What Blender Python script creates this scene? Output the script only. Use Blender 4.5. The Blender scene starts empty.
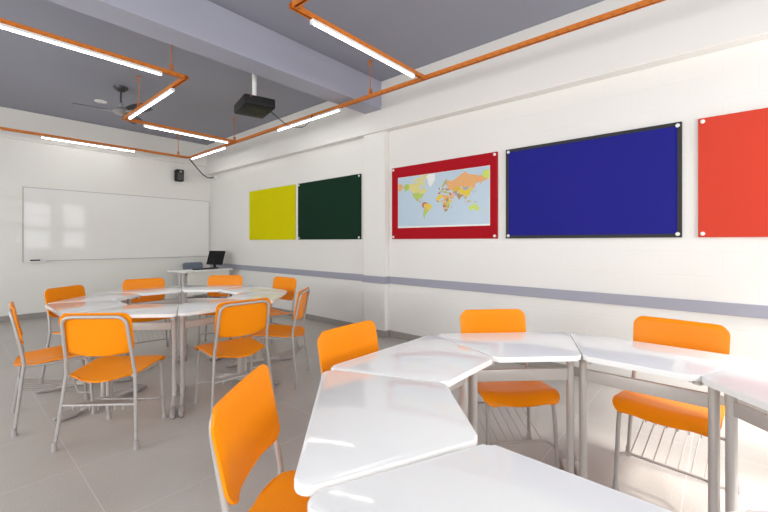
import bpy, bmesh, math, random
from mathutils import Vector, Matrix
random.seed(4)
PI = math.pi
R = math.radians
scene = bpy.context.scene
COL = scene.collection

# ------------------------------------------------------------------ materials
def mat(name, rgb, rough=0.5, metal=0.0, spec=0.5, bump=None, noise=None, coat=0.0):
    m = bpy.data.materials.new(name); m.use_nodes = True
    nt = m.node_tree; b = nt.nodes['Principled BSDF']
    b.inputs['Base Color'].default_value = (*rgb, 1)
    b.inputs['Roughness'].default_value = rough
    b.inputs['Metallic'].default_value = metal
    b.inputs['Specular IOR Level'].default_value = spec
    b.inputs['Coat Weight'].default_value = coat
    tc = nt.nodes.new('ShaderNodeTexCoord')
    if noise:
        sc, amt = noise
        n = nt.nodes.new('ShaderNodeTexNoise'); n.inputs['Scale'].default_value = sc; n.inputs['Detail'].default_value = 4
        nt.links.new(tc.outputs['Object'], n.inputs['Vector'])
        mx = nt.nodes.new('ShaderNodeMixRGB'); mx.blend_type = 'MULTIPLY'; mx.inputs[0].default_value = amt
        mx.inputs[1].default_value = (*rgb, 1)
        nt.links.new(n.outputs['Fac'], mx.inputs[2])
        nt.links.new(mx.outputs[0], b.inputs['Base Color'])
    if bump:
        sc, st = bump
        n = nt.nodes.new('ShaderNodeTexNoise'); n.inputs['Scale'].default_value = sc
        nt.links.new(tc.outputs['Object'], n.inputs['Vector'])
        bp = nt.nodes.new('ShaderNodeBump'); bp.inputs['Strength'].default_value = st; bp.inputs['Distance'].default_value = 0.002
        nt.links.new(n.outputs['Fac'], bp.inputs['Height']); nt.links.new(bp.outputs[0], b.inputs['Normal'])
    return m

def emit(name, rgb, strength):
    m = bpy.data.materials.new(name); m.use_nodes = True
    b = m.node_tree.nodes['Principled BSDF']
    b.inputs['Base Color'].default_value = (.9, .9, .9, 1)
    b.inputs['Emission Color'].default_value = (*rgb, 1)
    b.inputs['Emission Strength'].default_value = strength
    return m

def wall_material(name, rgb, axis, rough=0.32):
    """painted concrete blocks: gloss paint with faint courses"""
    m = mat(name, rgb, rough)
    nt = m.node_tree; b = nt.nodes['Principled BSDF']
    tc = nt.nodes.new('ShaderNodeTexCoord')
    mp = nt.nodes.new('ShaderNodeMapping')
    if axis == 'x': mp.inputs['Rotation'].default_value = (R(90), 0, 0)      # wall spans X,Z
    else: mp.inputs['Rotation'].default_value = (R(90), 0, R(90))
    br = nt.nodes.new('ShaderNodeTexBrick')
    br.inputs['Scale'].default_value = 1.0; br.inputs['Mortar Size'].default_value = 0.006
    br.inputs['Mortar Smooth'].default_value = 0.6
    br.inputs['Brick Width'].default_value = 0.40; br.inputs['Row Height'].default_value = 0.20
    # build (u, z, 0) from position
    sp = nt.nodes.new('ShaderNodeSeparateXYZ'); cb = nt.nodes.new('ShaderNodeCombineXYZ')
    nt.links.new(tc.outputs['Object'], sp.inputs[0])
    nt.links.new(sp.outputs['X' if axis == 'x' else 'Y'], cb.inputs['X']); nt.links.new(sp.outputs['Z'], cb.inputs['Y'])
    nt.links.new(cb.outputs[0], br.inputs['Vector'])
    no = nt.nodes.new('ShaderNodeTexNoise'); no.inputs['Scale'].default_value = 2.2; no.inputs['Detail'].default_value = 3
    nt.links.new(tc.outputs['Object'], no.inputs['Vector'])
    bp = nt.nodes.new('ShaderNodeBump'); bp.inputs['Strength'].default_value = 0.25; bp.inputs['Distance'].default_value = 0.003; bp.invert = True
    nt.links.new(br.outputs['Fac'], bp.inputs['Height'])
    bp2 = nt.nodes.new('ShaderNodeBump'); bp2.inputs['Strength'].default_value = 0.25; bp2.inputs['Distance'].default_value = 0.01
    nt.links.new(no.outputs['Fac'], bp2.inputs['Height']); nt.links.new(bp.outputs[0], bp2.inputs['Normal'])
    nt.links.new(bp2.outputs[0], b.inputs['Normal'])
    nt.nodes.remove(mp)
    return m

def floor_material():
    m = mat('polished_concrete', (.36, .325, .295), 0.28)
    nt = m.node_tree; b = nt.nodes['Principled BSDF']
    tc = nt.nodes.new('ShaderNodeTexCoord')
    n1 = nt.nodes.new('ShaderNodeTexNoise'); n1.inputs['Scale'].default_value = 1.6; n1.inputs['Detail'].default_value = 8
    n2 = nt.nodes.new('ShaderNodeTexNoise'); n2.inputs['Scale'].default_value = 130; n2.inputs['Detail'].default_value = 2
    for n in (n1, n2): nt.links.new(tc.outputs['Object'], n.inputs['Vector'])
    r1 = nt.nodes.new('ShaderNodeValToRGB')
    r1.color_ramp.elements[0].position = .3; r1.color_ramp.elements[0].color = (.425, .395, .362, 1)
    r1.color_ramp.elements[1].position = .72; r1.color_ramp.elements[1].color = (.51, .475, .44, 1)
    nt.links.new(n1.outputs['Fac'], r1.inputs['Fac'])
    r2 = nt.nodes.new('ShaderNodeValToRGB')
    r2.color_ramp.elements[0].position = .35; r2.color_ramp.elements[0].color = (.90, .90, .90, 1)
    r2.color_ramp.elements[1].position = .65; r2.color_ramp.elements[1].color = (1.05, 1.05, 1.05, 1)
    nt.links.new(n2.outputs['Fac'], r2.inputs['Fac'])
    mx = nt.nodes.new('ShaderNodeMixRGB'); mx.blend_type = 'MULTIPLY'; mx.inputs[0].default_value = 1
    nt.links.new(r1.outputs[0], mx.inputs[1]); nt.links.new(r2.outputs[0], mx.inputs[2])
    # pale dividing strips every 1.25 m
    br = nt.nodes.new('ShaderNodeTexBrick'); br.offset = 0
    br.inputs['Scale'].default_value = 1; br.inputs['Mortar Size'].default_value = .003; br.inputs['Mortar Smooth'].default_value = .4
    br.inputs['Brick Width'].default_value = 1.29; br.inputs['Row Height'].default_value = .65
    mp = nt.nodes.new('ShaderNodeMapping'); mp.inputs['Location'].default_value = (-.51 + 1.29, -2.10 + 2.6, 0)
    nt.links.new(tc.outputs['Object'], mp.inputs[0]); nt.links.new(mp.outputs[0], br.inputs['Vector'])
    mx2 = nt.nodes.new('ShaderNodeMixRGB'); mx2.inputs[2].default_value = (.56, .53, .505, 1)
    nt.links.new(br.outputs['Fac'], mx2.inputs[0]); nt.links.new(mx.outputs[0], mx2.inputs[1])
    nt.links.new(mx2.outputs[0], b.inputs['Base Color'])
    rr = nt.nodes.new('ShaderNodeMapRange'); rr.inputs['To Min'].default_value = .26; rr.inputs['To Max'].default_value = .42
    nt.links.new(n1.outputs['Fac'], rr.inputs['Value']); nt.links.new(rr.outputs[0], b.inputs['Roughness'])
    return m

M = {}
M['wall_y'] = wall_material('white_gloss_paint_side', (.80, .78, .745), 'y')
M['wall_x'] = wall_material('white_gloss_paint_front', (.80, .78, .745), 'x')
M['trimwhite'] = mat('white_paint', (.80, .78, .745), .4)
M['ceiling'] = mat('grey_ceiling_paint', (.285, .292, .35), .6, noise=None, bump=(6, .3))
M['beam'] = mat('pale_grey_beam_paint', (.36, .365, .44), .55, bump=(8, .3))
M['floor'] = floor_material()
M['base'] = mat('grey_baseboard', (.38, .35, .32), .35, noise=(40, .3))
M['stripe'] = mat('lavender_grey_rail', (.335, .335, .40), .45)
M['orange_plastic'] = mat('orange_polypropylene', (.88, .263, .0), .38, spec=.22, bump=(900, .08))
M['grey_plastic_shell'] = mat('blue_grey_plastic', (.16, .19, .24), .4)
M['frame'] = mat('grey_painted_steel', (.45, .425, .41), .35, .2)
M['deskmetal'] = mat('warm_grey_steel', (.58, .54, .515), .4, .15)
M['cap'] = mat('grey_plastic_cap', (.40, .37, .36), .5)
M['laminate'] = mat('white_gloss_laminate', (.87, .87, .865), .06, spec=.36)
M['laminate_dull'] = mat('white_laminate', (.76, .74, .70), .3)
M['orange_rail'] = mat('orange_painted_steel', (.62, .175, .014), .45, .0)
def channel_material():
    m = mat('orange_perforated_channel', (.62, .175, .014), .45)
    nt = m.node_tree; b = nt.nodes['Principled BSDF']
    tc = nt.nodes.new('ShaderNodeTexCoord'); sp = nt.nodes.new('ShaderNodeSeparateXYZ'); nt.links.new(tc.outputs['Object'], sp.inputs[0])
    def mth(op, a, bv):
        n = nt.nodes.new('ShaderNodeMath'); n.operation = op; nt.links.new(a, n.inputs[0]); n.inputs[1].default_value = bv; return n.outputs[0]
    a = mth('GREATER_THAN', mth('MODULO', sp.outputs['X'], .08), .055)
    c = mth('LESS_THAN', mth('ABSOLUTE', mth('ADD', sp.outputs['Z'], .008), 0), .0035)
    f = nt.nodes.new('ShaderNodeMath'); f.operation = 'MULTIPLY'; nt.links.new(a, f.inputs[0]); nt.links.new(c, f.inputs[1])
    mx = nt.nodes.new('ShaderNodeMixRGB'); mx.inputs[1].default_value = (.62, .175, .014, 1); mx.inputs[2].default_value = (.36, .095, .009, 1)
    nt.links.new(f.outputs[0], mx.inputs[0]); nt.links.new(mx.outputs[0], b.inputs['Base Color'])
    return m
M['channel'] = channel_material()
M['tube'] = emit('led_tube_glow', (.985, 1.0, .985), 20)
M['holder'] = mat('white_holder', (.85, .85, .85), .4)
M['black'] = mat('black_plastic', (.010, .010, .010), .55, spec=.25)
M['darkgrey'] = mat('dark_grey_plastic', (.05, .05, .055), .45)
M['fan_dark'] = mat('fan_dark_metal', (.07, .07, .08), .4, .5)
M['fan_light'] = mat('fan_light_metal', (.45, .44, .43), .35, .6)
M['screen'] = mat('monitor_screen', (.008, .008, .009), .3, spec=.15)
M['white_plastic'] = mat('white_plastic', (.82, .81, .79), .35)
M['cable'] = mat('dark_cable', (.04, .035, .03), .6)
M['wb'] = mat('whiteboard_laminate', (.83, .81, .795), .05, spec=.18)
M['alu'] = mat('aluminium', (.42, .41, .40), .45, .3)
M['felt_y'] = mat('yellow_felt', (.66, .60, .002), .9, bump=(500, .4), spec=.08)
M['felt_g'] = mat('dark_green_felt', (.011, .034, .020), .9, bump=(500, .4), spec=.08)
M['felt_r'] = mat('crimson_felt', (.40, .010, .018), .9, bump=(500, .4), spec=.08)
M['felt_b'] = mat('royal_blue_felt', (.022, .022, .235), .9, bump=(500, .4), spec=.05)
M['felt_c'] = mat('coral_red_felt', (.62, .062, .036), .9, bump=(500, .4), spec=.05)
M['blackframe'] = mat('black_edge_tape', (.016, .016, .018), .6)
M['chrome'] = mat('bright_screw', (.8, .8, .78), .25, .7)
M['red_led'] = mat('dark_red_lens', (.35, .03, .02), .3)
M['glass'] = None
g = bpy.data.materials.new('window_glass'); g.use_nodes = True
gn = g.node_tree; gn.nodes.remove(gn.nodes['Principled BSDF'])
gt = gn.nodes.new('ShaderNodeBsdfTransparent'); gg = gn.nodes.new('ShaderNodeBsdfGlossy'); gg.inputs['Roughness'].default_value = .02; gx = gn.nodes.new('ShaderNodeMixShader'); gx.inputs[0].default_value = .06
gn.links.new(gt.outputs[0], gx.inputs[1]); gn.links.new(gg.outputs[0], gx.inputs[2]); gn.links.new(gx.outputs[0], gn.nodes['Material Output'].inputs[0])
M['glass'] = g
MAPC = {
 'sea': (.48, .60, .70), 'paper': (.80, .80, .78), 'yellow': (.75, .55, .02), 'green': (.42, .56, .10), 'lime': (.56, .68, .10),
 'olive': (.45, .45, .08), 'orange': (.76, .38, .14), 'brown': (.40, .25, .08), 'red': (.50, .12, .10), 'pink': (.68, .35, .36), 'grey': (.38, .36, .38), 'cream': (.70, .62, .22), 'gold': (.70, .42, .03)}
for k, v in MAPC.items(): M['map_' + k] = mat('map_ink_' + k, v, .35)

# ------------------------------------------------------------------ mesh helpers
def finish(name, bm, material, parent=None, smooth=None, loc=None, rotz=None):
    me = bpy.data.meshes.new(name)
    bmesh.ops.recalc_face_normals(bm, faces=bm.faces[:])
    bm.to_mesh(me); bm.free()
    ms = material if isinstance(material, (list, tuple)) else [material]
    for m in ms: me.materials.append(m)
    if smooth is not None:
        for p in me.polygons: p.use_smooth = True
        me.set_sharp_from_angle(angle=R(smooth))
    o = bpy.data.objects.new(name, me); COL.objects.link(o)
    if parent is not None: o.parent = parent
    if loc is not None: o.location = loc
    if rotz is not None: o.rotation_euler = (0, 0, rotz)
    return o

def box(bm, x0, x1, y0, y1, z0, z1, bevel=0, seg=2, mi=0):
    v = [bm.verts.new(p) for p in ((x0, y0, z0), (x1, y0, z0), (x1, y1, z0), (x0, y1, z0), (x0, y0, z1), (x1, y0, z1), (x1, y1, z1), (x0, y1, z1))]
    fs = [bm.faces.new([v[i] for i in f]) for f in ((3, 2, 1, 0), (4, 5, 6, 7), (0, 1, 5, 4), (1, 2, 6, 5), (2, 3, 7, 6), (3, 0, 4, 7))]
    for f in fs: f.material_index = mi
    if bevel:
        es = list({e for f in fs for e in f.edges})
        bmesh.ops.bevel(bm, geom=es, offset=bevel, segments=seg, affect='EDGES', profile=.5)
    return fs

def prism(bm, pts, z0, z1, bevel=0, seg=3, mi=0):
    n = len(pts)
    lo = [bm.verts.new((p[0], p[1], z0)) for p in pts]; hi = [bm.verts.new((p[0], p[1], z1)) for p in pts]
    fb = bm.faces.new(lo[::-1]); ft = bm.faces.new(hi)
    sd = [bm.faces.new((lo[i], lo[(i + 1) % n], hi[(i + 1) % n], hi[i])) for i in range(n)]
    for f in [fb, ft] + sd: f.material_index = mi
    if bevel:
        es = list(fb.edges) + list(ft.edges)
        bmesh.ops.bevel(bm, geom=es, offset=bevel, segments=seg, affect='EDGES', profile=.5)

def round_poly(pts, r, n=6):
    out = []
    N = len(pts)
    for i in range(N):
        p = Vector(pts[i]); a = Vector(pts[i - 1]) - p; b = Vector(pts[(i + 1) % N]) - p
        ua, ub = a.normalized(), b.normalized()
        ang = ua.angle(ub); d = r / math.tan(ang / 2)
        c = p + (ua + ub).normalized() * (r / math.sin(ang / 2))
        s = p + ua * d - c; e = p + ub * d - c
        for k in range(n + 1):
            t = k / n
            v = s.lerp(e, t).normalized() * r
            out.append(tuple(c + v))
    return out

def fillet(pts, r, n=5):
    pts = [Vector(p) for p in pts]; out = [pts[0]]
    for i in range(1, len(pts) - 1):
        p = pts[i]; a = pts[i - 1] - p; b = pts[i + 1] - p
        rr = min(r, a.length * .49, b.length * .49)
        s = p + a.normalized() * rr; e = p + b.normalized() * rr
        for k in range(n + 1):
            t = k / n
            out.append(s * (1 - t) ** 2 + p * 2 * t * (1 - t) + e * t * t)
    out.append(pts[-1]); return out

def tube(bm, pts, r, seg=10, mi=0, radii=None, squash=None):
    pts = [Vector(p) for p in pts]; n = len(pts)
    tang = []
    for i in range(n):
        t = (pts[min(i + 1, n - 1)] - pts[max(i - 1, 0)]); tang.append(t.normalized())
    up = Vector((0, 0, 1)) if abs(tang[0].z) < .9 else Vector((1, 0, 0))
    u = tang[0].cross(up).normalized(); rings = []
    for i in range(n):
        u = (u - tang[i] * u.dot(tang[i])).normalized(); w = tang[i].cross(u)
        rr = radii[i] if radii else r
        rings.append([bm.verts.new(pts[i] + (u * math.cos(a) + w * math.sin(a)) * rr) for a in [2 * PI * k / seg for k in range(seg)]])
    fs = []
    for i in range(n - 1):
        for k in range(seg):
            fs.append(bm.faces.new((rings[i][k], rings[i][(k + 1) % seg], rings[i + 1][(k + 1) % seg], rings[i + 1][k])))
    fs.append(bm.faces.new(rings[0][::-1])); fs.append(bm.faces.new(rings[-1]))
    for f in fs: f.material_index = mi

def lathe(bm, prof, center=(0, 0, 0), seg=20, mi=0):
    """prof: list of (radius, z)"""
    cx, cy, cz = center; rings = []
    for r, z in prof:
        rings.append([bm.verts.new((cx + r * math.cos(2 * PI * k / seg), cy + r * math.sin(2 * PI * k / seg), cz + z)) for k in range(seg)])
    for i in range(len(rings) - 1):
        for k in range(seg):
            bm.faces.new((rings[i][k], rings[i][(k + 1) % seg], rings[i + 1][(k + 1) % seg], rings[i + 1][k])).material_index = mi
    bm.faces.new(rings[0][::-1]).material_index = mi; bm.faces.new(rings[-1]).material_index = mi

def sheet(bm, fn, nu, nv, thick):
    """closed shell: fn(u,v)->Vector for u,v in [0,1]; offset along normal by +-thick/2"""
    P = [[fn(i / nu, j / nv) for j in range(nv + 1)] for i in range(nu + 1)]
    def nrm(i, j):
        a = P[min(i + 1, nu)][j] - P[max(i - 1, 0)][j]; b = P[i][min(j + 1, nv)] - P[i][max(j - 1, 0)]
        c = a.cross(b); return c.normalized() if c.length > 1e-12 else Vector((0, 0, 1))
    N_ = [[nrm(i, j) for j in range(nv + 1)] for i in range(nu + 1)]
    T = [[bm.verts.new(P[i][j] + N_[i][j] * thick / 2) for j in range(nv + 1)] for i in range(nu + 1)]
    B = [[bm.verts.new(P[i][j] - N_[i][j] * thick / 2) for j in range(nv + 1)] for i in range(nu + 1)]
    for i in range(nu):
        for j in range(nv):
            bm.faces.new((T[i][j], T[i + 1][j], T[i + 1][j + 1], T[i][j + 1]))
            bm.faces.new((B[i][j], B[i][j + 1], B[i + 1][j + 1], B[i + 1][j]))
    rim = [(i, 0) for i in range(nu)] + [(nu, j) for j in range(nv)] + [(i, nv) for i in range(nu, 0, -1)] + [(0, j) for j in range(nv, 0, -1)]
    L = len(rim)
    for k in range(L):
        a, b = rim[k], rim[(k + 1) % L]
        bm.faces.new((T[a[0]][a[1]], B[a[0]][a[1]], B[b[0]][b[1]], T[b[0]][b[1]]))

# ------------------------------------------------------------------ object helpers
def tag(o, label, cat, group=None, kind=None):
    o['label'] = label; o['category'] = cat
    if group: o['group'] = group
    if kind: o['kind'] = kind
    return o
def thing(name, label, cat, loc=(0, 0, 0), rotz=0, group=None):
    o = bpy.data.objects.new(name, None); COL.objects.link(o)
    o.empty_display_size = .1
    o.location = loc; o.rotation_euler = (0, 0, rotz)
    return tag(o, label, cat, group)
def struct(name, bm, m, smooth=None):
    o = finish(name, bm, m, smooth=smooth); o['kind'] = 'structure'; return o
def dup(root, loc, rotz, label, group=None):
    r = root.copy(); COL.objects.link(r); r.location = loc; r.rotation_euler = (0, 0, rotz)
    r['label'] = label
    if group: r['group'] = group
    for ch in list(root.children):
        c = ch.copy(); COL.objects.link(c); c.parent = r
        for gch in list(ch.children):
            d = gch.copy(); COL.objects.link(d); d.parent = c
    return r

# ------------------------------------------------------------------ room
XR, YF, XL, YB, ZC = 3.99, 8.66, -2.7, -1.75, 3.42
XU, YU = 3.87, 8.60         # faces of the upper structural beams
bm = bmesh.new(); box(bm, XL - .2, XR + .2, YB - .2, YF + .2, -.12, 0); struct('floor', bm, M['floor'])
bm = bmesh.new(); box(bm, XL - .2, XR + .2, YB - .2, YF + .2, ZC, ZC + .15); struct('ceiling', bm, M['ceiling'])
bm = bmesh.new(); box(bm, XR, XR + .2, YB - .2, YF + .2, 0, ZC); struct('wall_right', bm, M['wall_y'])
bm = bmesh.new(); box(bm, XL, XR, YF, YF + .2, 0, ZC); struct('wall_front', bm, M['wall_x'])
LW = ((.2, 1.9), (2.6, 4.3), (5.2, 6.9)); LZ = (1.0, 2.5)  # windows added in the unseen left wall to supply soft side light
bm = bmesh.new()
ys = [YB] + [v for w in LW for v in w] + [YF]
for i in range(0, 8, 2): box(bm, XL - .2, XL, ys[i], ys[i + 1], 0, ZC)
for w in LW: box(bm, XL - .2, XL, w[0], w[1], 0, LZ[0]); box(bm, XL - .2, XL, w[0], w[1], LZ[1], ZC)
struct('wall_left', bm, M['wall_y'])
for i, (a, b) in enumerate(LW):  # frames and panes of the added side windows
    bm = bmesh.new(); t = .05; x0, x1 = XL - .05, XL - .005; mid = (a + b) / 2
    for p, q in ((a, a + t), (mid - t / 2, mid + t / 2), (b - t, b)): box(bm, x0, x1, p, q, *LZ)
    for p, q in ((a + t, mid - t / 2), (mid + t / 2, b - t)): box(bm, x0, x1, p, q, LZ[0], LZ[0] + t); box(bm, x0, x1, p, q, LZ[1] - t, LZ[1])
    wf = struct('window_%d' % (i + 4), bm, M['alu'])
    bm = bmesh.new(); box(bm, XL - .19, XL - .184, a, b, LZ[0], LZ[1]); finish('pane', bm, M['glass'], wf)
# upper beams and pilaster
bm = bmesh.new(); box(bm, XU, XR, YB, YF, 2.765, ZC, .006); struct('wall_right_upper_beam', bm, M['trimwhite'])
bm = bmesh.new(); box(bm, XL, XU, YU, YF, 2.94, ZC, .006); struct('wall_front_upper_beam', bm, M['trimwhite'])
bm = bmesh.new(); box(bm, 3.905, XR, 3.40, 3.80, 0, 2.765, .006); struct('wall_right_pilaster', bm, M['trimwhite'])
bm = bmesh.new(); box(bm, XL, XU, 3.43, 3.73, 3.045, ZC, .008); struct('ceiling_beam', bm, M['beam'])
# baseboards
bm = bmesh.new(); box(bm, XR - .015, XR, YB, 3.40, 0, .088, .003); box(bm, XR - .015, XR, 3.80, YF, 0, .088, .003)
box(bm, 3.890, 3.905, 3.385, 3.815, 0, .088, .003); box(bm, 3.905, XR - .015, 3.385, 3.40, 0, .088, .002)
struct('baseboard_right', bm, M['base'])
bm = bmesh.new(); box(bm, XL, XR - .015, YF - .015, YF, 0, .088, .003); struct('baseboard_front', bm, M['base'])
# grey guard rail along the right wall
bm = bmesh.new(); box(bm, XR - .018, XR, YB, 3.40, .716, .812, .003); box(bm, XR - .018, XR, 3.80, YF, .716, .812, .003)
box(bm, 3.887, 3.905, 3.385, 3.815, .716, .812, .003); box(bm, 3.905, XR - .018, 3.382, 3.40, .716, .812, .002)
struct('trim_1', bm, M['stripe'])
# back wall (behind the camera) with two windows and a third added to let in more light
W1 = (1.95, 2.75); W2 = (3.05, 3.8); WZ = (1.0, 2.75); W0 = (-1.2, .2)
bm = bmesh.new()
xs = [XL, W0[0], W0[1], W1[0], W1[1], W2[0], W2[1], XR]
for i in range(0, 7, 2): box(bm, xs[i], xs[i + 1], YB - .2, YB, 0, ZC)
for w in (W0, W1, W2):
    box(bm, w[0], w[1], YB - .2, YB, 0, WZ[0]); box(bm, w[0], w[1], YB - .2, YB, WZ[1], ZC)
struct('wall_back', bm, M['wall_x'])
for i, w in enumerate((W1, W2, W0)):
    bm = bmesh.new(); t = .05
    a, b = w; y0, y1 = YB - .05, YB - .005
    box(bm, a, a + t, y0, y1, *WZ); box(bm, b - t, b, y0, y1, *WZ)
    box(bm, a + t, b - t, y0, y1, WZ[0], WZ[0] + t); box(bm, a + t, b - t, y0, y1, WZ[1] - t, WZ[1])
    zm = (WZ[0] + WZ[1]) / 2 - .1
    box(bm, a + t, b - t, y0, y1, zm - .09, zm + .09)
    wf = struct('window_%d' % (i + 1), bm, M['alu'])
    bm = bmesh.new(); box(bm, a, b, YB - .19, YB - .184, WZ[0], WZ[1])
    finish('pane', bm, M['glass'], wf)

# ------------------------------------------------------------------ boards on the right wall
def board(name, label, y0, y1, felt, edge=None, screws=True, z0=1.315, z1=2.258):
    t = thing(name, label, 'notice board', (XR - .002, (y0 + y1) / 2, z0))
    hw = (y1 - y0) / 2; h = z1 - z0
    bm = bmesh.new()
    if edge:
        e = .03
        box(bm, -.02, 0, -hw + e, hw - e, e, h - e); finish('felt_panel', bm, felt, t)
        bm = bmesh.new()
        box(bm, -.024, 0, -hw, hw, 0, e); box(bm, -.024, 0, -hw, hw, h - e, h)
        box(bm, -.024, 0, -hw, -hw + e, e, h - e); box(bm, -.024, 0, hw - e, hw, e, h - e)
        finish('border', bm, edge, t)
    else:
        box(bm, -.02, 0, -hw, hw, 0, h, .002); finish('felt_panel', bm, felt, t)
    if screws:
        for sy in (-1, 1):
            for z in (.028, h - .028):
                bm = bmesh.new()
                tube(bm, [(-.018, sy * (hw - .028), z), (-.029, sy * (hw - .028), z), (-.032, sy * (hw - .028), z)], .02, 12, radii=[.0155, .0155, .010])
                finish('screw_cap', bm, M['white_plastic'], t, 40)
    return t
board('notice_board', 'bright yellow felt notice board on the white wall nearest the whiteboard', 5.495, 6.972, M['felt_y'], screws=False)
board('notice_board', 'dark green felt notice board on the wall between yellow board and pilaster', 3.919, 5.403, M['felt_g'])
board('notice_board', 'crimson red felt board carrying the world map', 1.842, 3.332, M['felt_r'])
board('notice_board', 'royal blue felt notice board with a thin black border', .251, 1.743, M['felt_b'], M['blackframe'])
board('notice_board', 'coral red felt notice board to the right of the blue board', -1.35, .149, M['felt_c'])

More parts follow.
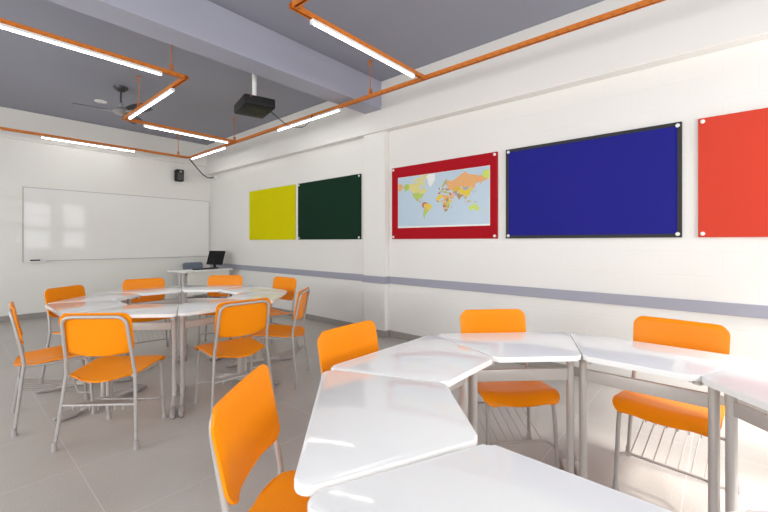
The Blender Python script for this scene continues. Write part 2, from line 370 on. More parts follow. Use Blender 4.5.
# world map poster
def merc(lat): return math.degrees(math.log(math.tan(PI / 4 + R(lat) / 2)))
def uv(lon, lat): return (.505 + .00258 * lon, .43 + .0042 * merc(lat))
LAND = [
 ('green', [(-168, 66), (-156, 71), (-141, 70), (-141, 60), (-152, 58), (-165, 55), (-162, 60)]),
 ('cream', [(-141, 70), (-120, 70), (-95, 72), (-82, 70), (-94, 60), (-90, 57), (-80, 52), (-78, 62), (-68, 60), (-56, 52), (-66, 46), (-80, 43), (-95, 49), (-123, 49), (-132, 56), (-141, 60)]),
 ('cream', [(-125, 73), (-110, 76), (-85, 77), (-65, 66), (-75, 64), (-90, 73)]),
 ('cream', [(-90, 78), (-64, 79), (-62, 81), (-80, 81)]),
 ('paper', [(-70, 77), (-55, 80.5), (-22, 81), (-22, 72), (-42, 60), (-52, 66), (-56, 75)]),
 ('green', [(-124, 48), (-95, 49), (-83, 43), (-67, 46), (-75, 38), (-81, 30), (-81, 25), (-90, 30), (-97, 26), (-108, 31), (-117, 33), (-124, 40)]),
 ('olive', [(-117, 32), (-106, 31), (-97, 26), (-97, 19), (-88, 21), (-88, 16), (-95, 15), (-106, 21), (-112, 29)]),
 ('grey', [(-92, 16), (-84, 15), (-83, 9), (-77, 8), (-80, 7), (-86, 11)]),
 ('pink', [(-84, 22), (-75, 20), (-68, 18), (-74, 18), (-82, 23)]),
 ('red', [(-77, 8), (-72, 12), (-60, 9), (-52, 4), (-60, 2), (-70, -4), (-70, -14), (-76, -14), (-81, -5), (-79, 2)]),
 ('yellow', [(-70, 2), (-60, 4), (-50, 2), (-35, -6), (-39, -16), (-48, -26), (-53, -33), (-58, -28), (-58, -18), (-66, -10), (-73, -8)]),
 ('gold', [(-70, -14), (-62, -12), (-58, -18), (-62, -23), (-69, -22)]),
 ('green', [(-68, -22), (-58, -24), (-54, -33), (-58, -38), (-65, -42), (-68, -50), (-66, -55), (-72, -51), (-74, -42), (-71, -30)]),
 ('olive', [(-72, -18), (-69, -22), (-71, -33), (-73, -45), (-75, -46), (-73, -35)]),
 ('yellow', [(-16, 28), (-9, 33), (8, 37), (10, 30), (5, 19), (-5, 15), (-17, 15)]),
 ('orange', [(8, 37), (11, 33), (25, 31), (25, 20), (14, 22), (9, 28)]),
 ('gold', [(25, 31), (34, 31), (37, 20), (25, 20)]),
 ('red', [(-17, 15), (-8, 12), (-8, 5), (-13, 8)]), ('lime', [(-8, 12), (3, 12), (3, 6), (-8, 5)]),
 ('pink', [(3, 13), (14, 13), (9, 4), (3, 6)]), ('orange', [(14, 22), (25, 20), (24, 8), (15, 8)]),
 ('brown', [(24, 20), (37, 20), (34, 5), (25, 6)]), ('yellow', [(36, 15), (43, 11), (51, 11), (41, -2), (34, 4)]),
 ('gold', [(10, 4), (30, 4), (30, -12), (22, -10), (12, -6)]), ('green', [(30, 4), (41, -2), (40, -11), (31, -10)]),
 ('red', [(12, -6), (23, -9), (23, -18), (12, -17)]), ('olive', [(23, -9), (34, -10), (40, -14), (35, -24), (24, -18)]),
 ('orange', [(12, -17), (24, -18), (24, -27), (17, -29)]), ('brown', [(17, -29), (24, -25), (32, -24), (32, -29), (26, -34), (19, -35)]),
 ('pink', [(44, -16), (50, -14), (47, -25), (44, -24)]),
 ('olive', [(5, 58), (12, 64), (20, 70), (29, 71), (24, 66), (17, 60), (12, 56)]), ('grey', [(20, 66), (29, 70), (30, 62), (22, 60)]),
 ('red', [(-9, 43), (3, 43), (0, 38), (-9, 37)]), ('green', [(-4, 48), (7, 49), (7, 44), (-1, 43)]), ('brown', [(6, 54), (14, 54), (13, 48), (7, 48)]),
 ('pink', [(14, 54), (24, 54), (23, 49), (14, 50)]), ('grey', [(7, 45), (13, 46), (18, 40), (13, 41)]), ('olive', [(14, 46), (28, 46), (27, 38), (20, 38)]),
 ('red', [(-5, 58), (0, 53), (-5, 50), (-6, 55)]), ('brown', [(23, 54), (40, 50), (36, 46), (24, 47)]), ('cream', [(-24, 66), (-14, 66), (-19, 63)]),
 ('orange', [(29, 70), (45, 67), (60, 69), (75, 73), (100, 77), (115, 74), (140, 72), (160, 70), (180, 68), (190, 65), (178, 62), (163, 60), (160, 53), (156, 60), (140, 57), (139, 50), (132, 43), (130, 48), (118, 50), (95, 50), (80, 54), (60, 54), (48, 48), (40, 45), (36, 52), (28, 58)]),
 ('gold', [(48, 48), (60, 54), (80, 54), (86, 48), (75, 42), (54, 42)]), ('brown', [(54, 42), (74, 41), (66, 36), (54, 37)]),
 ('olive', [(27, 41), (44, 41), (44, 37), (28, 37)]), ('pink', [(44, 39), (60, 37), (61, 26), (50, 29)]), ('grey', [(60, 37), (73, 36), (68, 25), (61, 26)]),
 ('orange', [(36, 30), (48, 30), (56, 24), (58, 18), (44, 13), (40, 20)]), ('red', [(36, 36), (44, 37), (48, 30), (38, 31)]),
 ('yellow', [(74, 40), (87, 49), (97, 43), (108, 42), (118, 48), (127, 50), (131, 44), (122, 39), (121, 31), (117, 24), (108, 21), (99, 23), (94, 29), (80, 31)]),
 ('grey', [(88, 49), (98, 52), (116, 50), (112, 44), (97, 43)]),
 ('brown', [(70, 34), (78, 34), (82, 29), (96, 28), (90, 22), (82, 17), (80, 11), (77, 8), (73, 17), (69, 23)]),
 ('pink', [(92, 26), (98, 25), (99, 10), (95, 16)]), ('olive', [(98, 20), (104, 18), (102, 12), (100, 6)]), ('gold', [(103, 21), (108, 21), (109, 12), (105, 9)]),
 ('red', [(125, 40), (129, 38), (127, 34)]), ('grey', [(130, 33), (140, 36), (143, 43), (139, 38), (131, 31)]),
 ('pink', [(96, 5), (104, -2), (106, -6), (98, 1)]), ('gold', [(109, 2), (118, 6), (117, -3), (111, -3)]), ('red', [(106, -6), (115, -8), (108, -8)]),
 ('olive', [(120, 1), (125, 1), (122, -5)]), ('gold', [(121, 18), (125, 12), (122, 12)]), ('pink', [(131, -1), (141, -3), (150, -8), (140, -8)]),
 ('lime', [(114, -22), (122, -18), (130, -12), (136, -12), (136, -16), (141, -16), (142, -11), (150, -23), (153, -30), (149, -38), (140, -37), (132, -32), (124, -33), (115, -34)]),
 ('lime', [(145, -41), (148, -41), (147, -43.5)]), ('cream', [(173, -35), (178, -38), (174, -41), (168, -46), (172, -42)]),
 ('lime', [(163, 71), (172, 76), (191, 76), (191, 66), (184, 64), (172, 67)]), ('orange', [(-195, 72), (-180, 71.5), (-169, 68), (-172, 63), (-185, 57), (-195, 60)]), ('cream', [(-75, 70), (-62, 76), (-52, 81), (-66, 81), (-80, 78)]), ('pink', [(-195, -14), (-194, -14), (-194, -19), (-195, -19)]),
]
LAND.append(('paper', None))
bm = bmesh.new()
# poster local axes: u runs along -Y (left to right as seen), v is up
mw, mh = 3.224 - 1.925, 2.119 - 1.4585
mats = [M['map_paper'], M['map_sea']]; idx = {'paper': 0, 'sea': 1}
box(bm, -.0015, 0, -mw / 2, mw / 2, 0, mh)
def flat(pts, x, mi):
    vs = [bm.verts.new((x, mw / 2 - u * mw, v * mh)) for u, v in pts]
    f = bm.faces.new(vs); f.material_index = mi
flat([(.004, .03), (.996, .03), (.996, .992), (.004, .992)], -.0020, 1)
for k, (c, pts) in enumerate(LAND):
    if pts is None: continue
    if c not in idx: idx[c] = len(mats); mats.append(M['map_' + c])
    q = [uv(*p) for p in pts]
    q = [(min(max(a, .005), .995), min(max(b, .03), .99)) for a, b in q]
    flat(q, -.0024 - .00001 * k, idx[c])
me = bpy.data.meshes.new('world_map_poster'); bm.to_mesh(me); bm.free()
for m in mats: me.materials.append(m)
o = bpy.data.objects.new('world_map_poster', me); COL.objects.link(o)
o.location = (XR - .0225, (3.224 + 1.925) / 2, 1.4585)
tag(o, 'world map poster in pale blue, yellow and orange on the crimson board', 'map')

# ------------------------------------------------------------------ whiteboard wall
t = thing('whiteboard', 'long glossy whiteboard on the far wall', 'whiteboard', (0, YF, .95))
bm = bmesh.new(); box(bm, .89, 3.94, -.018, -.002, .01, 1.225); finish('writing_surface', bm, M['wb'], t)
bm = bmesh.new()
box(bm, .881, .89, -.022, -.002, .001, 1.234); box(bm, 3.94, 3.949, -.022, -.002, .001, 1.234)
box(bm, .89, 3.94, -.022, -.002, .001, .01); box(bm, .89, 3.94, -.022, -.002, 1.225, 1.234)
finish('frame', bm, M['alu'], t)
bm = bmesh.new(); box(bm, 2.41, 2.416, -.0195, -.0175, .01, 1.225); finish('panel_joint', bm, M['trimwhite'], t)
bm = bmesh.new(); box(bm, .885, 1.16, -.10, -.0245, -.012, -.004, .002); box(bm, .885, 1.16, -.104, -.098, -.012, .012, .002)
finish('marker_tray', bm, M['white_plastic'], t)
t = thing('board_eraser', 'small black eraser lying on the whiteboard marker tray', 'eraser', (1.03, YF - .062, .9462))
bm = bmesh.new(); box(bm, -.06, .06, -.025, .025, 0, .018, .004); finish('felt_pad', bm, M['darkgrey'], t)
bm = bmesh.new(); box(bm, -.062, .062, -.027, .027, .018, .036, .006); finish('grip', bm, M['black'], t)
t = thing('light_switch', 'white switch plate on the wall left of the whiteboard', 'switch', (.827, YF, 1.308))
bm = bmesh.new(); box(bm, -.04, .04, -.010, -.001, -.06, .06, .003); finish('plate', bm, M['white_plastic'], t)
bm = bmesh.new(); box(bm, -.016, .016, -.015, -.010, -.025, .025, .002); finish('rocker', bm, M['holder'], t)
# speaker
t = thing('wall_speaker', 'small black speaker on the far wall above the whiteboard', 'speaker', (3.28, YF, 2.54))
bm = bmesh.new(); box(bm, -.075, .075, -.17, -.03, 0, .245, .02, 3); finish('cabinet', bm, M['black'], t, 40)
bm = bmesh.new(); box(bm, -.058, .058, -.176, -.168, .02, .17, .003); finish('grille', bm, M['darkgrey'], t)
bm = bmesh.new(); box(bm, -.022, .03, -.176, -.168, .183, .215, .003); finish('badge_plate', bm, M['alu'], t)
bm = bmesh.new(); box(bm, -.03, .03, -.032, -.001, .08, .16); finish('bracket', bm, M['darkgrey'], t)
bm = bmesh.new(); tube(bm, [(-.03, -.004, .13), (-.03, -.004, .398)], .004, 6); finish('cord', bm, M['trimwhite'], t)

# ------------------------------------------------------------------ orange ceiling rails, lamps and hangers
ZR = 3.0; HW = .019
def rail(label, a, b, name='ceiling_rail'):
    """perforated channel from a to b (xy), axis aligned"""
    t = thing(name, label, 'ceiling rail', (a[0], a[1], ZR), 0, 'orange ceiling rails')
    d = Vector((b[0] - a[0], b[1] - a[1], 0)); L = d.length
    t.rotation_euler = (0, 0, math.atan2(d.y, d.x))
    bm = bmesh.new()
    # U channel, open below
    box(bm, 0, L, -HW, -HW + .003, -HW, HW); box(bm, 0, L, HW - .003, HW, -HW, HW); box(bm, 0, L, -HW + .003, HW - .003, HW - .003, HW)
    box(bm, 0, L, -HW + .003, -HW + .009, -HW, -HW + .003); box(bm, 0, L, HW - .009, HW - .003, -HW, -HW + .003)
    finish('channel', bm, M['channel'], t)
    return t
XB = 3.345; YA = 8.24; YC = 6.31; XD = 1.69; YE = 4.24; YFr = 2.365
rail('orange ceiling rail running along the far wall above the whiteboard', (XL + .05, YA), (XB - HW - .002, YA))
rail('long orange ceiling rail running beside the right wall above the boards', (XB, -1.6), (XB, YA + HW))
rail('short orange cross rail next to far corner, from side rail towards the fan', (XB - HW - .002, YC), (XD - HW, YC))
rail('orange rail between fan and beam joining the two cross rails', (XD, YC - HW - .002), (XD, YE - HW))
rail('orange cross rail leaving the picture at top left', (XD - HW - .002, YE), (XL + .05, YE))
rail('orange cross rail on the near side of the ceiling beam', (XB - HW - .002, YFr), (XD - HW, YFr))
rail('orange rail leaving the picture at the top, over the near desks', (XD, YFr - HW - .002), (XD, -1.6))
def lamp(label, a, b):
    t = thing('tube_lamp', label, 'tube lamp', (a[0], a[1], ZR - HW), 0, 'tube lamps under the orange rails')
    d = Vector((b[0] - a[0], b[1] - a[1], 0)); L = d.length
    t.rotation_euler = (0, 0, math.atan2(d.y, d.x))
    bm = bmesh.new(); box(bm, .014, L - .014, -.018, .018, -.005, -.001); box(bm, .014, L - .014, -.018, -.0155, -.024, -.005); box(bm, .014, L - .014, .0155, .018, -.024, -.005); finish('holder', bm, M['holder'], t)
    bm = bmesh.new(); tube(bm, [(.0145, 0, -.0215), (L - .0145, 0, -.0215)], .0135, 14); finish('tube', bm, M['tube'], t, 40)
    for x in (0, L - .014):
        bm = bmesh.new(); box(bm, x, x + .014, -.0185, .0185, -.037, -.001, .003); finish('end_cap', bm, M['holder'], t)
lamp('lit tube lamp on the rail above the whiteboard', (1.05, YA), (2.38, YA))
lamp('lit tube lamp on the side rail in the far corner', (XB, 6.68), (XB, 8.1))
lamp('lit tube lamp on the side rail just below and right of the projector', (XB, 3.67), (XB, 5.05))
lamp('lit tube lamp on the cross rail between fan and far corner', (1.93, YC), (3.2, YC))
lamp('lit tube lamp running slantwise beside the ceiling fan', (XD, 4.58), (XD, 6.08))
lamp('lit tube lamp cut by the left edge of the picture', (.08, YE), (1.46, YE))
lamp('lit tube lamp on the near side of the ceiling beam', (1.86, YFr), (3.16, YFr))
lamp('added tube lamp over the near desks, above the top edge of the picture', (XD, .55), (XD, 2.0))  # unseen lamp, added to brighten the near ceiling and desks
lamp('added tube lamp over the desk closest to the camera, out of the picture', (XD, -1.35), (XD, .1))  # another unseen lamp added for overhead light in the near bay
def hanger(label, x, y, ztop=ZC, along='x'):
    t = thing('rail_hanger', label, 'hanger', (x, y, ZR + HW + .0005), 0, 'rods hanging the rails')
    h = ztop - (ZR + HW + .0005)
    bm = bmesh.new(); tube(bm, [(0, 0, .04), (0, 0, h - .03)], .005, 8); finish('rod', bm, M['orange_rail'], t, 40)
    bm = bmesh.new(); box(bm, -.016, .016, -.016, .016, 0, .006); box(bm, -.016, -.012, -.012, .012, .006, .07); box(bm, .012, .016, -.012, .012, .006, .07); box(bm, -.012, .012, -.012, .012, .035, .045)
    finish('clamp', bm, M['orange_rail'], t)
    bm = bmesh.new(); box(bm, -.025, .025, -.016, .016, h - .006, h); box(bm, -.022, -.018, -.012, .012, h - .055, h - .006); box(bm, -.018, .012, -.012, .012, h - .055, h - .05)
    finish('ceiling_bracket', bm, M['orange_rail'], t)
hanger('orange rod hanger by the bend nearest the beam, left of projector', 1.55, YE)
hanger('orange rod hanger just right of the ceiling fan', XD, 5.70)
hanger('orange rod hanger at the junction below the projector', XB, 6.36)
hanger('orange rod hanger above the wall speaker', 3.14, YA)
hanger('orange rod hanger in front of the beam end by the pilaster', XB, 3.14)
hanger('orange rod hanger at the top edge of the picture', 1.76, YFr)

# ------------------------------------------------------------------ fan, ceiling disc, projector, cables
t = thing('ceiling_fan', 'dark ceiling fan with pale hub hanging beyond the slanting lamp', 'fan', (1.64, 6.28, 0))
bm = bmesh.new(); lathe(bm, [(.02, 3.35), (.045, 3.362), (.085, 3.395), (.09, ZC - .001)]); finish('canopy', bm, M['fan_dark'], t, 50)
bm = bmesh.new(); tube(bm, [(0, 0, 3.13), (0, 0, 3.36)], .012, 10); finish('rod', bm, M['fan_dark'], t, 50)
bm = bmesh.new(); lathe(bm, [(.02, 3.20), (.03, 3.17), (.028, 3.14), (.07, 3.128), (.098, 3.10), (.098, 3.075), (.06, 3.045), (.03, 3.04)]); finish('motor_housing', bm, M['fan_light'], t, 50)
for k, a in enumerate((170, 290, 50)):
    bm = bmesh.new()
    a0 = R(a - 0)
    def bl(u, v):
        r = .16 + .37 * u; w = (.055 + .03 * math.sin(PI * min(u * 1.1, 1) * .8))
        y = (v - .5) * 2 * w; z = 3.085 - y * .30
        return Vector((r * math.cos(a0) - y * math.sin(a0), r * math.sin(a0) + y * math.cos(a0), z))
    sheet(bm, bl, 10, 4, .006)
    blade = finish('blade', bm, M['fan_dark'], t, 50)
    bm = bmesh.new(); tube(bm, [(.10 * math.cos(a0), .10 * math.sin(a0), 3.07), (.22 * math.cos(a0), .22 * math.sin(a0), 3.07)], .012, 8); finish('blade_arm', bm, M['fan_light'], blade, 50)
t = thing('ceiling_rose', 'small white round cover plate on the ceiling beside the fan', 'ceiling plate', (1.60, 7.13, ZC - .0005))
bm = bmesh.new(); lathe(bm, [(.065, -.012), (.08, -.008), (.08, 0)]); finish('plate', bm, M['white_plastic'], t, 40)
bm = bmesh.new(); lathe(bm, [(.012, -.016), (.014, -.012)], seg=12); finish('screw', bm, M['alu'], t, 40)

PZ = 2.735
t = thing('projector', 'black video projector hanging from a white ceiling pole', 'projector', (2.31, 3.95, PZ), R(-14))
bm = bmesh.new(); box(bm, -.17, .17, -.22, .22, 0, .11, .022, 3); finish('body', bm, M['black'], t, 40)
bm = bmesh.new(); tube(bm, [(.07, .215, .055), (.07, .238, .055), (.07, .241, .055)], .04, 18, radii=[.042, .042, .033]); l_ = finish('lens', bm, M['darkgrey'], t, 40)
bm = bmesh.new(); tube(bm, [(.07, .241, .055), (.07, .244, .055)], .028, 18); finish('lens_glass', bm, M['screen'], l_, 40)
bm = bmesh.new(); box(bm, -.12, .12, -.223, -.219, .03, .085, .001); finish('connector_panel', bm, M['black'], t)
bm = bmesh.new(); box(bm, -.11, .11, -.14, .10, -.003, .001, .001); finish('filter_cover', bm, M['black'], t)
bm = bmesh.new(); lathe(bm, [(.03, .105), (.03, .14)], seg=14); box(bm, -.12, .12, -.015, .015, .108, .122); box(bm, -.015, .015, -.12, .12, .1085, .1215)
finish('mount_bracket', bm, M['black'], t, 40)
bm = bmesh.new(); lathe(bm, [(.024, .135), (.024, ZC - PZ - .012), (.06, ZC - PZ - .010), (.06, ZC - PZ - .001)]); finish('pole', bm, M['white_plastic'], t, 40)
bm = bmesh.new(); tube(bm, [(-.10, -.2225, .09), (-.10, -.2265, .09)], .009, 10); finish('indicator', bm, M['red_led'], t)

bm = bmesh.new()
tube(bm, fillet([(2.4895, 3.93, 2.79), (2.80, 4.02, 2.70), (3.10, 4.12, 2.76), (XB - .05, 4.19, 2.92), (XB - .0265, 4.20, ZR - .005)], .1), .006, 8)
o = finish('projector_cable', bm, M['cable'], None, 60); tag(o, 'dark cable looping from the projector to the side rail', 'cable')
bm = bmesh.new()
tube(bm, fillet([(XB + .012, YA - .02, ZR - HW - .014), (3.50, 8.30, 2.86), (3.72, 8.44, 2.72), (3.86, 8.47, 2.67), (3.938, 8.42, 2.69)], .12), .012, 8)
o = finish('corner_cable', bm, M['cable'], None, 60); tag(o, 'dark flexible conduit sagging from the far rail corner to the wall box', 'cable')
t = thing('junction_box', 'small white junction box high on the right wall in the far corner', 'junction box', (XR, 8.40, 2.65))
bm = bmesh.new(); box(bm, -.035, -.001, -.05, .05, 0, .08, .004); finish('body', bm, M['white_plastic'], t)
bm = bmesh.new(); box(bm, -.040, -.035, -.046, .046, .004, .076, .002); finish('lid', bm, M['holder'], t)

# ------------------------------------------------------------------ school chair
TR_ = .0105
def make_chair(name, label, shell, group):
    t = thing(name, label, 'chair', (0, 0, 0), 0, group)
    # rear legs and back frame: one bent tube, split at the seat rail
    top = lambda s: [(s * .205, -.165, .455), (s * .198, -.185, .56), (s * .192, -.235, .825)]
    bm = bmesh.new()
    pts = [(-.208, -.165, .455), (-.200, -.180, .56), (-.190, -.232, .820), (.190, -.232, .820), (.200, -.180, .56), (.208, -.165, .455)]
    tube(bm, fillet(pts, .062, 7), TR_, 10); finish('back_frame', bm, M['frame'], t, 60)
    for s in (-1, 1):
        bm = bmesh.new(); tube(bm, [(s * .208, -.165, .455), (s * .228, -.192, .2), (s * .243, -.213, .012)], TR_, 10)
        lg = finish('leg', bm, M['frame'], t, 60)
        bm = bmesh.new(); lathe(bm, [(.0125, .055), (.0135, .03), (.0165, .01), (.0165, 0)], (s * .2432, -.2135, 0), 12); finish('foot_cap', bm, M['cap'], lg, 50)
    for s in (-1, 1):
        bm = bmesh.new(); tube(bm, fillet([(s * .196, -.165, .437), (s * .185, .0, .428), (s * .185, .175, .432), (s * .188, .195, .30), (s * .194, .215, .012)], .045, 6), TR_, 10)
        lg = finish('leg', bm, M['frame'], t, 60)
        bm = bmesh.new(); lathe(bm, [(.0125, .055), (.0135, .03), (.0165, .01), (.0165, 0)], (s * .1942, .2155, 0), 12); finish('foot_cap', bm, M['cap'], lg, 50)
    bm = bmesh.new(); tube(bm, [(-.221, -.185, .265), (.221, -.185, .265)], .008, 8); finish('crossbar', bm, M['frame'], t, 60)
    bm = bmesh.new()
    tube(bm, fillet([(-.191, .205, .165), (-.178, .13, .175), (.178, .13, .175), (.191, .205, .165)], .06, 6), .007, 8)
    for k in range(7):
        x = -.15 + k * .05
        tube(bm, fillet([(x, .133, .172), (x, -.19, .273), (x, -.192, .235)], .012, 3), .003, 6)
    finish('book_rack', bm, M['frame'], t, 60)
    # seat: waterfall front, dished, bowed outline
    def seat(u, v):
        r = .05
        s_ = .5 - .5 * math.cos(PI * v)
        yy = -.175 + .40 * s_
        d = min(yy + .175, .225 - yy)
        w = .203 + .015 * s_
        if d < r: w = w - r + math.sqrt(max(r * r - (r - d) ** 2, 0))
        x = (u * 2 - 1); xx = x * max(w, .12)
        ybow = (-.040 * (1 - x * x) * (1 - s_) + .022 * (1 - x * x) * s_)
        z = .450 - .032 * (1 - x * x) * (1 - .8 * s_) + .024 * s_
        if yy > .15: z -= .050 * ((yy - .15) / .075) ** 2
        z -= .008 * max(abs(x) - .8, 0) / .2
        return Vector((xx, yy + ybow, z))
    bm = bmesh.new(); sheet(bm, seat, 16, 22, .010); finish('seat', bm, shell, t, 60)
    def back(u, v):
        s_ = .5 - .5 * math.cos(PI * v)
        h = .262; q = s_ * h
        w = .216 - .006 * (1 - s_)
        d_top = h - q; d_bot = q; r = .052; rb = .05
        if d_top < r: w = w - r + math.sqrt(max(r * r - (r - d_top) ** 2, 0))
        elif d_bot < rb: w = w - rb + math.sqrt(max(rb * rb - (rb - d_bot) ** 2, 0))
        x = u * 2 - 1; xx = x * max(w, .10)
        z = .585 + q * .98 - .012 * (1 - x * x) * (1 - s_)
        f = (z - .56) / .26
        y = -.180 - .052 * f + .0185 - (.034 * (1 - s_) + .004 * s_) * (1 - x * x)
        ex = max(abs(xx) - .196, 0) / .020; y -= .006 * ex * ex
        et = max(q - (h - .022), 0) / .022; y -= .011 * et * et
        return Vector((xx, y, z))
    bm = bmesh.new(); sheet(bm, back, 18, 20, .009); finish('backrest', bm, shell, t, 60)
    return t

NEAR = Vector((1.459, .282, 0)); FAR = Vector((1.535, 3.97, 0))
GN, GF = 'orange chairs round the near desk ring', 'orange chairs round the far desk ring'
chairs = [   # x, y, facing angle (deg), label, group
 (NEAR, 45, .985, -.035, 2, 'orange chair on the near ring below the gap between map and blue board', GN),
 (NEAR, 0, 1.02, -.078, -5, 'orange chair on the near ring closest to the right wall', GN),
 (NEAR, 90, .965, .055, 3, 'orange chair whose back shows over the far left desk of the near ring', GN),
 (NEAR, 135, .97, .022, -6, 'big orange chair in the foreground, closest to the camera and cut by the bottom edge', GN),
 (FAR, 225, 1.185, .115, -1, 'orange chair seen from behind, left of the middle leg pair of far ring', GF),
 (FAR, 180, .985, .235, -5, 'orange chair seen from the side at the left picture edge', GF),
 (FAR, 270, 1.05, -.02, -3, 'orange chair seen from behind, right of the middle leg pair of far ring', GF),
 (FAR, 315, 1.0, -.225, -5, 'orange chair with visible side on the far ring nearest the pilaster', GF),
 (FAR, 0, 1.02, .05, 4, 'orange chair on the far ring facing left, partly behind a sideways chair', GF),
 (FAR, 45, 1.04, -.02, 4, 'orange chair directly in front of the teacher desk', GF),
 (FAR, 90, .95, -.01, -8, 'orange chair on the far side of far ring, left of the teacher desk', GF),
 (FAR, 135, .89, -.02, -8, 'orange chair behind the left end of the far desk ring', GF),
]
proto = None
for c, ang, r, tt, rot, label, grp in chairs:
    a = R(ang)
    p = c + Vector((math.cos(a), math.sin(a), 0)) * r + Vector((-math.sin(a), math.cos(a), 0)) * tt
    rz = a + PI + R(rot) - PI / 2
    if proto is None:
        proto = make_chair('school_chair', label, M['orange_plastic'], grp); proto.location = p; proto.rotation_euler = (0, 0, rz)
    else: dup(proto, p, rz, label, grp)

# ------------------------------------------------------------------ trapezoid desks
RO, RI = 1.035, .537
AO, AI = RO * math.cos(R(22.5)), RI * math.cos(R(22.5))
YM = (AO + AI) / 2
def make_table(name, label, group):
    """+y points outward from the ring centre; origin midway between the parallel edges"""
    t = thing(name, label, 'desk', (0, 0, 0), 0, group)
    gap = .0035
    yi, yo = AI - YM, AO - YM
    hi, ho = RI * math.sin(R(22.5)) - gap, RO * math.sin(R(22.5)) - gap
    bm = bmesh.new()
    prism(bm, round_poly([(-hi, yi), (hi, yi), (ho, yo), (-ho, yo)], .032, 7), .725, .75, .008, 3)
    finish('tabletop', bm, M['laminate'], t, 35)
    sd = Vector((math.sin(R(22.5)), math.cos(R(22.5)), 0))        # along a side, outward
    nr = Vector((math.cos(R(22.5)), -math.sin(R(22.5)), 0))
    def at(r, off, z, s):
        # circumradius coordinate r along the seam, off = distance in from the seam
        p = sd * r - nr * off; return Vector((s * p.x, p.y - YM, z))
    OFF = .029
    def oblong(bm, c, ax, a, b, z0, z1, n=6):
        ay = Vector((-ax.y, ax.x, 0)); pts = []
        for k in range(2 * n + 2):
            if k <= n: ang = -PI / 2 + PI * k / n; q = ax * (a - b) + ax * (b * math.cos(ang)) + ay * (b * math.sin(ang))
            else: ang = PI / 2 + PI * (k - n - 1) / n; q = ax * -(a - b) + ax * (b * math.cos(ang)) + ay * (b * math.sin(ang))
            pts.append((c.x + q.x, c.y + q.y))
        prism(bm, pts, z0, z1)
    for s in (-1, 1):
        ax = Vector((s * sd.x, sd.y, 0)).normalized()
        c = at(.72, OFF, 0, s)
        bm = bmesh.new(); oblong(bm, c, ax, .025, .0165, .045, .700)
        lg = finish('leg', bm, M['deskmetal'], t, 40)
        bm = bmesh.new(); a0, a1 = at(.44, OFF, .026, s), at(1.0, OFF, .026, s)
        m0 = at(.56, OFF, .036, s); m1 = at(.86, OFF, .036, s)
        tube(bm, [a0, m0, at(.70, OFF, .040, s), m1, a1], .016, 10); finish('foot', bm, M['deskmetal'], lg, 50)
        for r0, r1 in ((.40, .50), (1.08, .94)):
            bm = bmesh.new()
            p0, p1, p2, p3 = at(r0, OFF, .018, s), at(r0 + (r1 - r0) * .2, OFF, .0215, s), at(r0 + (r1 - r0) * .75, OFF, .0235, s), at(r1, OFF, .029, s)
            tube(bm, [p0, p1, p2, p3], .02, 12, radii=[.012, .0205, .0225, .0185]); finish('foot_cap', bm, M['cap'], lg, 60)
        # arm carrying the top
        bm = bmesh.new(); p0, p1 = at(.575, OFF, .7125, s), at(.985, OFF, .7125, s)
        oblong(bm, (p0 + p1) / 2, ax, (p1 - p0).length / 2, .016, .700, .7245); finish('top_bracket', bm, M['deskmetal'], t, 40)
    a, b = at(.72, OFF, 0, -1), at(.72, OFF, 0, 1)
    bm = bmesh.new(); box(bm, a.x + .018, b.x - .018, a.y - .012, a.y + .012, .575, .635, .004); finish('cross_bar', bm, M['deskmetal'], t, 40)
    bm = bmesh.new(); c = at(.60, .05, 0, 1); lathe(bm, [(.012, .700), (.018, .705), (.018, .7245)], (c.x, c.y, 0), 12); finish('bag_hook', bm, M['holder'], t, 50)
    return t
TN, TF = 'white desks of the near ring', 'white desks of the far ring'
tables = [
 (NEAR, 45, 'white trapezoid desk of near ring in front of the chair below the map', TN),
 (NEAR, 0, 'white trapezoid desk of near ring in front of the chair by the right wall', TN),
 (NEAR, 90, 'white trapezoid desk at the far left of near ring, beside the lone chair back', TN),
 (NEAR, 135, 'white trapezoid desk in the centre foreground with a lamp streak reflected in it', TN),
 (NEAR, 180, 'white desk closest to the camera, cut by the bottom edge', TN),
 (NEAR, 225, 'white desk of which only a small corner shows at bottom right', TN),
 (NEAR, 315, 'white desk of near ring cut by the right edge', TN),
 (FAR, 225, 'white desk of far ring behind the chair seen from behind at left', TF),
 (FAR, 270, 'white desk of far ring behind the chair seen from behind at right', TF),
 (FAR, 315, 'white desk of far ring nearest the pilaster, before the sideways chair', TF),
 (FAR, 0, 'white desk of far ring nearest the right wall, catching a yellow reflection', TF),
 (FAR, 45, 'white desk of far ring in front of the chair by the teacher desk', TF),
 (FAR, 90, 'white desk on the whiteboard side of the far ring, left of its back seam', TF),
 (FAR, 135, 'white desk of far ring in front of the chair behind its left end', TF),
 (FAR, 180, 'leftmost white desk of far ring, beside the chair at the picture edge', TF),
]
proto_t = None
for c, ang, label, grp in tables:
    a = R(ang); p = c + Vector((math.cos(a), math.sin(a), 0)) * YM * (1.02 if c is NEAR else 1); rz = a - PI / 2
    if c is NEAR and ang == 180: p += Vector((-.004, -.018, 0)); rz -= R(.8)
    if c is NEAR and ang == 225: p += Vector((.018, -.034, 0))
    if proto_t is None:
        tb = proto_t = make_table('student_desk', label, grp); proto_t.location = p; proto_t.rotation_euler = (0, 0, rz)
    else: tb = dup(proto_t, p, rz, label, grp)
    k = 1.02 if c is NEAR else 1; tb.scale = (k, k, 1)

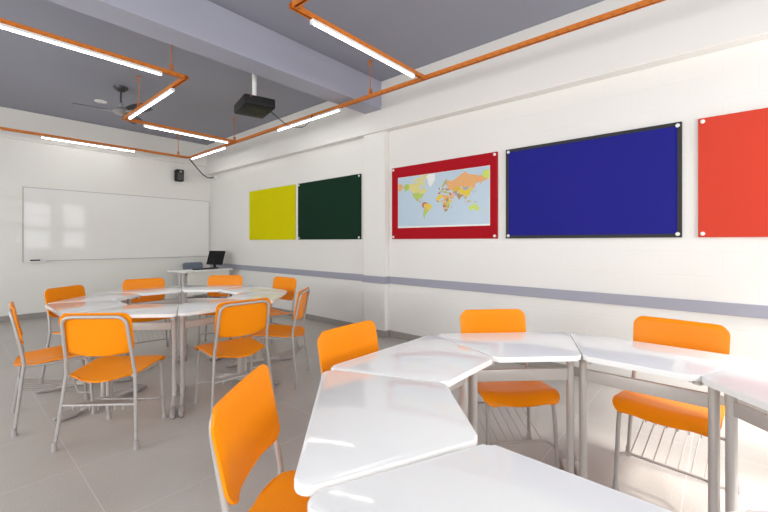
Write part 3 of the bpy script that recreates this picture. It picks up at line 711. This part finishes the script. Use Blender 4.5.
# ------------------------------------------------------------------ teacher's desk and what stands on it
DK = Vector((3.30, 7.56, 0)); DR = R(8)
def dk(x, y, z): return (DK.x + x * math.cos(DR) - y * math.sin(DR), DK.y + x * math.sin(DR) + y * math.cos(DR), z)
t = thing('teacher_desk', 'white teacher desk with a front panel in the far corner', 'desk', DK, DR)
bm = bmesh.new(); prism(bm, round_poly([(-.51, -.28), (.51, -.28), (.51, .28), (-.51, .28)], .03, 5), .725, .75, .006, 2); finish('tabletop', bm, M['laminate'], t, 35)
bm = bmesh.new(); box(bm, -.40, .45, -.225, -.207, .30, .722, .002); finish('front_panel', bm, M['laminate_dull'], t)
for s in (-1, 1):
    bm = bmesh.new()
    for y in (-.17, -.07): box(bm, s * .455 - .02, s * .455 + .02, y - .03, y + .03, .05, .70, .012)
    lg = finish('leg', bm, M['deskmetal'], t, 40)
    bm = bmesh.new(); box(bm, s * .455 - .022, s * .455 + .022, -.28, .24, .0, .05, .015); finish('foot', bm, M['cap'], lg, 40)
    bm = bmesh.new(); box(bm, s * .455 - .018, s * .455 + .018, -.27, .25, .70, .7245, .005); finish('top_bracket', bm, M['deskmetal'], t, 40)
tch = make_chair('teacher_chair', 'blue grey chair back showing behind the teacher desk', M['grey_plastic_shell'], None)
tch.location = (3.53, 8.24, 0); tch.rotation_euler = (0, 0, R(180 + 5))
for ch in tch.children:
    pass
t = thing('computer_monitor', 'black flat computer monitor on the teacher desk', 'monitor', dk(.33, .10, .7502), R(106))
bm = bmesh.new(); lathe(bm, [(.10, 0), (.10, .008), (.085, .014), (.03, .018)], seg=24); finish('base', bm, M['black'], t, 40)
bm = bmesh.new(); box(bm, -.03, .03, -.03, -.005, .012, .19, .006); finish('stand', bm, M['black'], t, 40)
bm = bmesh.new(); box(bm, -.215, .215, -.03, .0, .07, .36, .008)
box(bm, -.13, .13, -.048, -.028, .12, .30, .01)
bmesh.ops.rotate(bm, verts=bm.verts[:], cent=(0, 0, .1), matrix=Matrix.Rotation(R(17), 3, 'X'))
o = finish('case', bm, M['black'], t, 40)
bm = bmesh.new(); box(bm, -.20, .20, .0, .002, .085, .345)
bmesh.ops.rotate(bm, verts=bm.verts[:], cent=(0, 0, .1), matrix=Matrix.Rotation(R(17), 3, 'X'))
finish('screen', bm, M['screen'], o)
t = thing('computer_keyboard', 'black keyboard lying in front of the monitor', 'keyboard', dk(.03, -.08, .7502), DR)
bm = bmesh.new(); box(bm, -.22, .22, -.07, .07, 0, .018, .005); finish('body', bm, M['black'], t, 40)
bm = bmesh.new()
for i in range(14):
    for j in range(4): box(bm, -.21 + i * .030, -.185 + i * .030, -.06 + j * .03, -.035 + j * .03, .018, .024)
finish('keys', bm, M['darkgrey'], t)

# ------------------------------------------------------------------ light
def area(name, loc, rot, sx, sy, power, color):
    l = bpy.data.lights.new(name, 'AREA'); l.shape = 'RECTANGLE'; l.size = sx; l.size_y = sy; l.energy = power; l.color = color
    o = bpy.data.objects.new(name, l); COL.objects.link(o); o.location = loc; o.rotation_euler = rot; return o
zc = (WZ[0] + WZ[1]) / 2
for nm, w, pw in (('daylight_window_a', W1, 44), ('daylight_window_b', W2, 44), ('added_daylight_c', W0, 110)):  # the last one is extra light for the added third window
    area(nm, ((w[0] + w[1]) / 2, YB - .10, zc), (R(90), 0, 0), w[1] - w[0] - .02, WZ[1] - WZ[0] - .02, pw, (.97, 1.0, 1.0))
sun = bpy.data.lights.new('sun', 'SUN'); sun.energy = 22; sun.angle = R(18); sun.color = (1, .98, .95)
so = bpy.data.objects.new('sun', sun); COL.objects.link(so)
so.rotation_euler = Vector((.10, .62, -.75)).to_track_quat('-Z', 'Y').to_euler()
for i, (a, b) in enumerate(LW):  # fill light placed at the added side windows
    area('added_daylight_side_%d' % i, (XL - .10, (a + b) / 2, (LZ[0] + LZ[1]) / 2), (0, R(-90), 0), LZ[1] - LZ[0] - .02, b - a - .02, 80, (.97, 1.0, 1.0))
world = bpy.data.worlds.new('daylight'); scene.world = world; world.use_nodes = True
nt = world.node_tree; bg = nt.nodes['Background']
sky = nt.nodes.new('ShaderNodeTexSky'); sky.sky_type = 'HOSEK_WILKIE'; sky.turbidity = 5; sky.sun_direction = (.3, -.4, .85)
nt.links.new(sky.outputs[0], bg.inputs['Color']); bg.inputs['Strength'].default_value = 1.2

# ------------------------------------------------------------------ camera
cam = bpy.data.cameras.new('camera'); co = bpy.data.objects.new('camera', cam); COL.objects.link(co)
co.location = (0, 0, 1.28); co.rotation_euler = (R(90), 0, math.atan2(-.7526, .6584))
cam.sensor_width = 36; cam.lens = 387.5 / 768 * 36; cam.shift_y = -14.3 / 768; cam.clip_start = .02
scene.camera = co
vs = scene.view_settings
vs.view_transform = 'Standard'; vs.look = 'None'; vs.gamma = 1; vs.use_curve_mapping = False; vs.exposure = -0.2
scene.cycles.use_denoising = True
scene.cycles.max_bounces = 10; scene.cycles.diffuse_bounces = 6
scene.cycles.sample_clamp_indirect = 6
